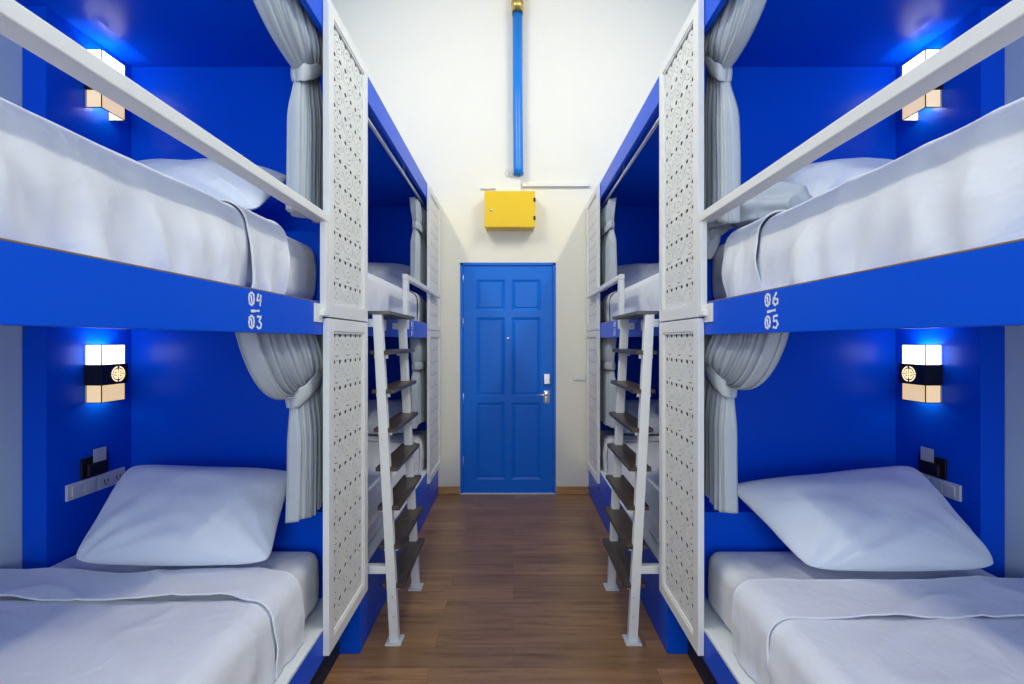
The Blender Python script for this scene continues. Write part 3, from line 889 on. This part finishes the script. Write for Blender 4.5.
def side(sgn, near, far, seed):
    """near = (upper, lower) numbers on the near bunk's fascia."""
    global SX
    SX = sgn
    U, Lw = near
    bunk_near(f'blue two-tier bunk in the foreground, painted {U} over {Lw}', near)
    wall_word = 'left' if sgn < 0 else 'right'
    bunk_far(f'blue two-tier bunk beside the blue door, next along from the bunk painted {U} over {Lw}', far)
    # --- near berths
    g = 'mattresses on the bunks'
    mattress(f'white sheeted mattress on the lower berth under the bunk number {Lw}', YN + 0.02, 1.712, Z_LEDGE + 0.0008, 0.566, g, seed)
    mattress(f'white sheeted mattress on the upper berth above the bunk number {U}', YN + 0.02, 1.744, Z_DECK + 0.0008, 1.692, g, seed + 3)
    g = 'white duvets on the bunks'
    y_hem_u = 1.235 if sgn < 0 else 1.36
    duvet(f'white duvet with a turned-down edge on the lower berth under number {Lw}', YN + 0.04, 1.500 if sgn < 0 else 1.450, 0.566, Z_LEDGE, g, seed + 1, fold=0.17 if sgn < 0 else 0.20, ridges=0.017)
    duvet(f'white duvet hanging over the side of the upper berth above number {U}', YN + 0.04, y_hem_u + (0.22 if sgn < 0 else 0.2), 1.690, Z_DECK, g, seed + 2, ridges=0.032)
    g = 'white pillows on the bunks'
    if sgn < 0:
        cl = [(0.79, 1.490, 0.612), (1.44, 1.490, 0.615), (1.47, 1.765, 0.862), (0.83, 1.745, 0.845)]
    else:
        cl = [(0.935, 1.455, 0.610), (1.545, 1.455, 0.616), (1.535, 1.765, 0.862), (0.775, 1.690, 0.81)]
    pillow(f'white pillow propped against the blue headboard on the lower berth {Lw}', cl, 0.095, g, seed)
    cu = [(0.82 if sgn < 0 else 0.95, 1.47, 1.752), (1.44, 1.47, 1.752), (1.45, 1.745, 1.985), (0.83 if sgn < 0 else 0.93, 1.72, 1.955)]
    pillow(f'white pillow half hidden behind the guard rail on the upper berth {U}', cu, 0.080, g, seed + 4)
    # --- curtains
    g = 'grey tied-back curtains'
    ry = 0.0 if sgn < 0 else 0.03
    curtain(f'grey curtain tied back at the lower berth under number {Lw}', g, Z_DECK0 + 0.008, 0.735 if sgn < 0 else 0.765, (1.215 + ry, 1.70), (1.50 + ry, 1.70), (1.485 + ry, 1.70), 1.165 if sgn < 0 else 1.195, seed=seed, band_tilt=0.07)
    c = curtain(f'grey curtain tied back at the upper berth above number {U}', g, 2.462, 1.765 if sgn < 0 else 1.735, (1.215 + ry * 2.5, 1.70), (1.55 + ry, 1.705), (1.503 + ry * 0.3, 1.71), 2.262 if sgn < 0 else 2.285, seed=seed + 2, droop=0.05, bulge=0.10, band_tilt=0.11 if sgn > 0 else 0.09, xc=0.728)
    if sgn > 0:
        path = [Vector(p) for p in ((0.702, 1.690, 1.635), (0.710, 1.680, 1.728), (0.765, 1.615, 1.775), (0.835, 1.535, 1.785), (0.905, 1.46, 1.770), (0.93, 1.425, 1.745))]
        rad = (0.020, 0.034, 0.058, 0.062, 0.044, 0.008)
        def sp(u, v):
            f = u * (len(path) - 1); i = min(int(f), len(path) - 2); k = f - i; k = k * k * (3 - 2 * k) * .5 + k * .5
            p = path[i].lerp(path[i + 1], k); rr = lerp(rad[i], rad[i + 1], k)
            t_ = (path[i + 1] - path[i]).normalized()
            a_ = t_.cross(Vector((0, 0.3, 1))).normalized(); b_ = a_.cross(t_)
            an = 2 * PI * v
            rr *= 1 + 0.16 * math.sin(an * 5 + u * 5) + 0.5 * noise.noise(Vector((math.cos(an) * 1.4, math.sin(an) * 1.4, u * 5)))
            q = p + rr * (math.cos(an) * a_ + math.sin(an) * b_)
            if q.y < 1.655: q.z = max(q.z, 1.736)
            return q
        grid('curtain_hem', sp, 70, 60, c, M['curtain'], thick=0.002)
    # --- lamps and outlets
    wall_lamp(f'lit wall lamp with a black banded medallion over the pillow of lower berth {Lw}', 1.100)
    wall_lamp(f'lit wall lamp high in the upper berth {U}, seen past the guard rail', 2.214)
    sockets(f'white double power outlet strip on the blue panel beside the pillow of berth {Lw}', f'black card holder above the outlet strip of berth {Lw}')
    # --- far berths
    g = 'mattresses on the bunks'
    ylo, yhi = YP + 0.02, YW - 0.05
    mattress(f'white sheeted mattress low behind the ladder, beyond the bunk {U}/{Lw}', ylo, yhi, Z_LEDGE + 0.0008, 0.575, g, seed + 6)
    mattress(f'white sheeted mattress on the top berth beside the door, beyond bunk {U}/{Lw}', ylo, yhi, Z_DECK + 0.0008, 1.682, g, seed + 7)
    g = 'white duvets on the bunks'
    duvet(f'white duvet low behind the ladder next to bunk {U}/{Lw}', ylo + 0.02, 3.60, 0.577, Z_LEDGE, g, seed + 8, ridges=0.006)
    duvet(f'white duvet on the top berth behind the ladder head, beyond bunk {U}/{Lw}', ylo + 0.02, 3.66, 1.684, Z_DECK, g, seed + 9, ridges=0.008)
    g = 'white pillows on the bunks'
    for zz, wd in ((1.70, 'top'), (0.59, 'low')):
        pillow(f'white pillow at the door end of the {wd} berth beyond bunk {U}/{Lw}',
               [(0.80, 3.52, zz + 0.035), (1.45, 3.52, zz + 0.035), (1.45, 3.80, zz + 0.25), (0.82, 3.80, zz + 0.25)], 0.075, g, seed + zz, N=26)
    g = 'grey tied-back curtains'
    curtain(f'grey curtain bunched and tied at the top berth by the door, beyond bunk {U}/{Lw}', g, 2.366, 1.745, (3.30, 3.93), (3.36, 3.92), (3.25, 3.93), 2.185, xc=0.722, seed=seed + 4, folds=9, droop=0.0, band_tilt=0.0)
    curtain(f'grey curtain tied at the low berth by the door, beyond bunk {U}/{Lw}', g, Z_DECK0 + 0.008, 0.70, (3.28, 3.93), (3.34, 3.92), (3.24, 3.93), 1.15, xc=0.722, seed=seed + 5, folds=9, droop=0.0, band_tilt=0.0)
    ladder(f'white ladder with dark wooden treads beside the bunk painted {U} over {Lw}')

side(-1.0, ('04', '03'), ('02', '01'), 1.3)
side(1.0, ('06', '05'), ('08', '07'), 21.7)
SX = 1.0

# ------------------------------------------------------------------ light
def area(name, loc, rot, sx, sy, power, col):
    ld = bpy.data.lights.new(name, 'AREA')
    ld.shape = 'RECTANGLE'; ld.size = sx; ld.size_y = sy; ld.energy = power; ld.color = col
    o = bpy.data.objects.new(name, ld); COL.objects.link(o)
    o.location = loc; o.rotation_euler = rot
    return o
for s in (-1, 1):
    area('tube_light', (s * 1.58, 1.5, 4.30), (0, math.radians(s * 42), 0), 0.14, 1.7, 56, (1.0, 0.915, 0.67))
# daylight through the window behind the camera
area('window_daylight', (0, -2.25, 2.0), (math.radians(90), 0, 0), 1.45, 2.15, 58, (0.86, 0.94, 1.0))

w = bpy.data.worlds.new('sky'); scene.world = w; w.use_nodes = True
w.node_tree.nodes['Background'].inputs['Color'].default_value = (0.75, 0.86, 1.0, 1)
w.node_tree.nodes['Background'].inputs['Strength'].default_value = 0.5

# ------------------------------------------------------------------ camera
cd = bpy.data.cameras.new('camera')
cd.sensor_fit = 'HORIZONTAL'; cd.sensor_width = 36.0
cd.lens = 460.0 / 1024.0 * 36.0
cd.shift_x = -1.5 / 1024.0; cd.shift_y = -1.5 / 1024.0
cd.clip_start = 0.02
co = bpy.data.objects.new('camera', cd); COL.objects.link(co)
co.location = (0, 0, CAM_Z); co.rotation_euler = (PI / 2, 0, 0)
scene.camera = co

vs = scene.view_settings
scene.display_settings.display_device = 'sRGB'
vs.view_transform = 'Standard'; vs.look = 'None'; vs.exposure = 0.0; vs.gamma = 1.0; vs.use_curve_mapping = False
scene.cycles.use_denoising = True
scene.cycles.max_bounces = 10
scene.cycles.diffuse_bounces = 6
scene.cycles.sample_clamp_indirect = 8.0
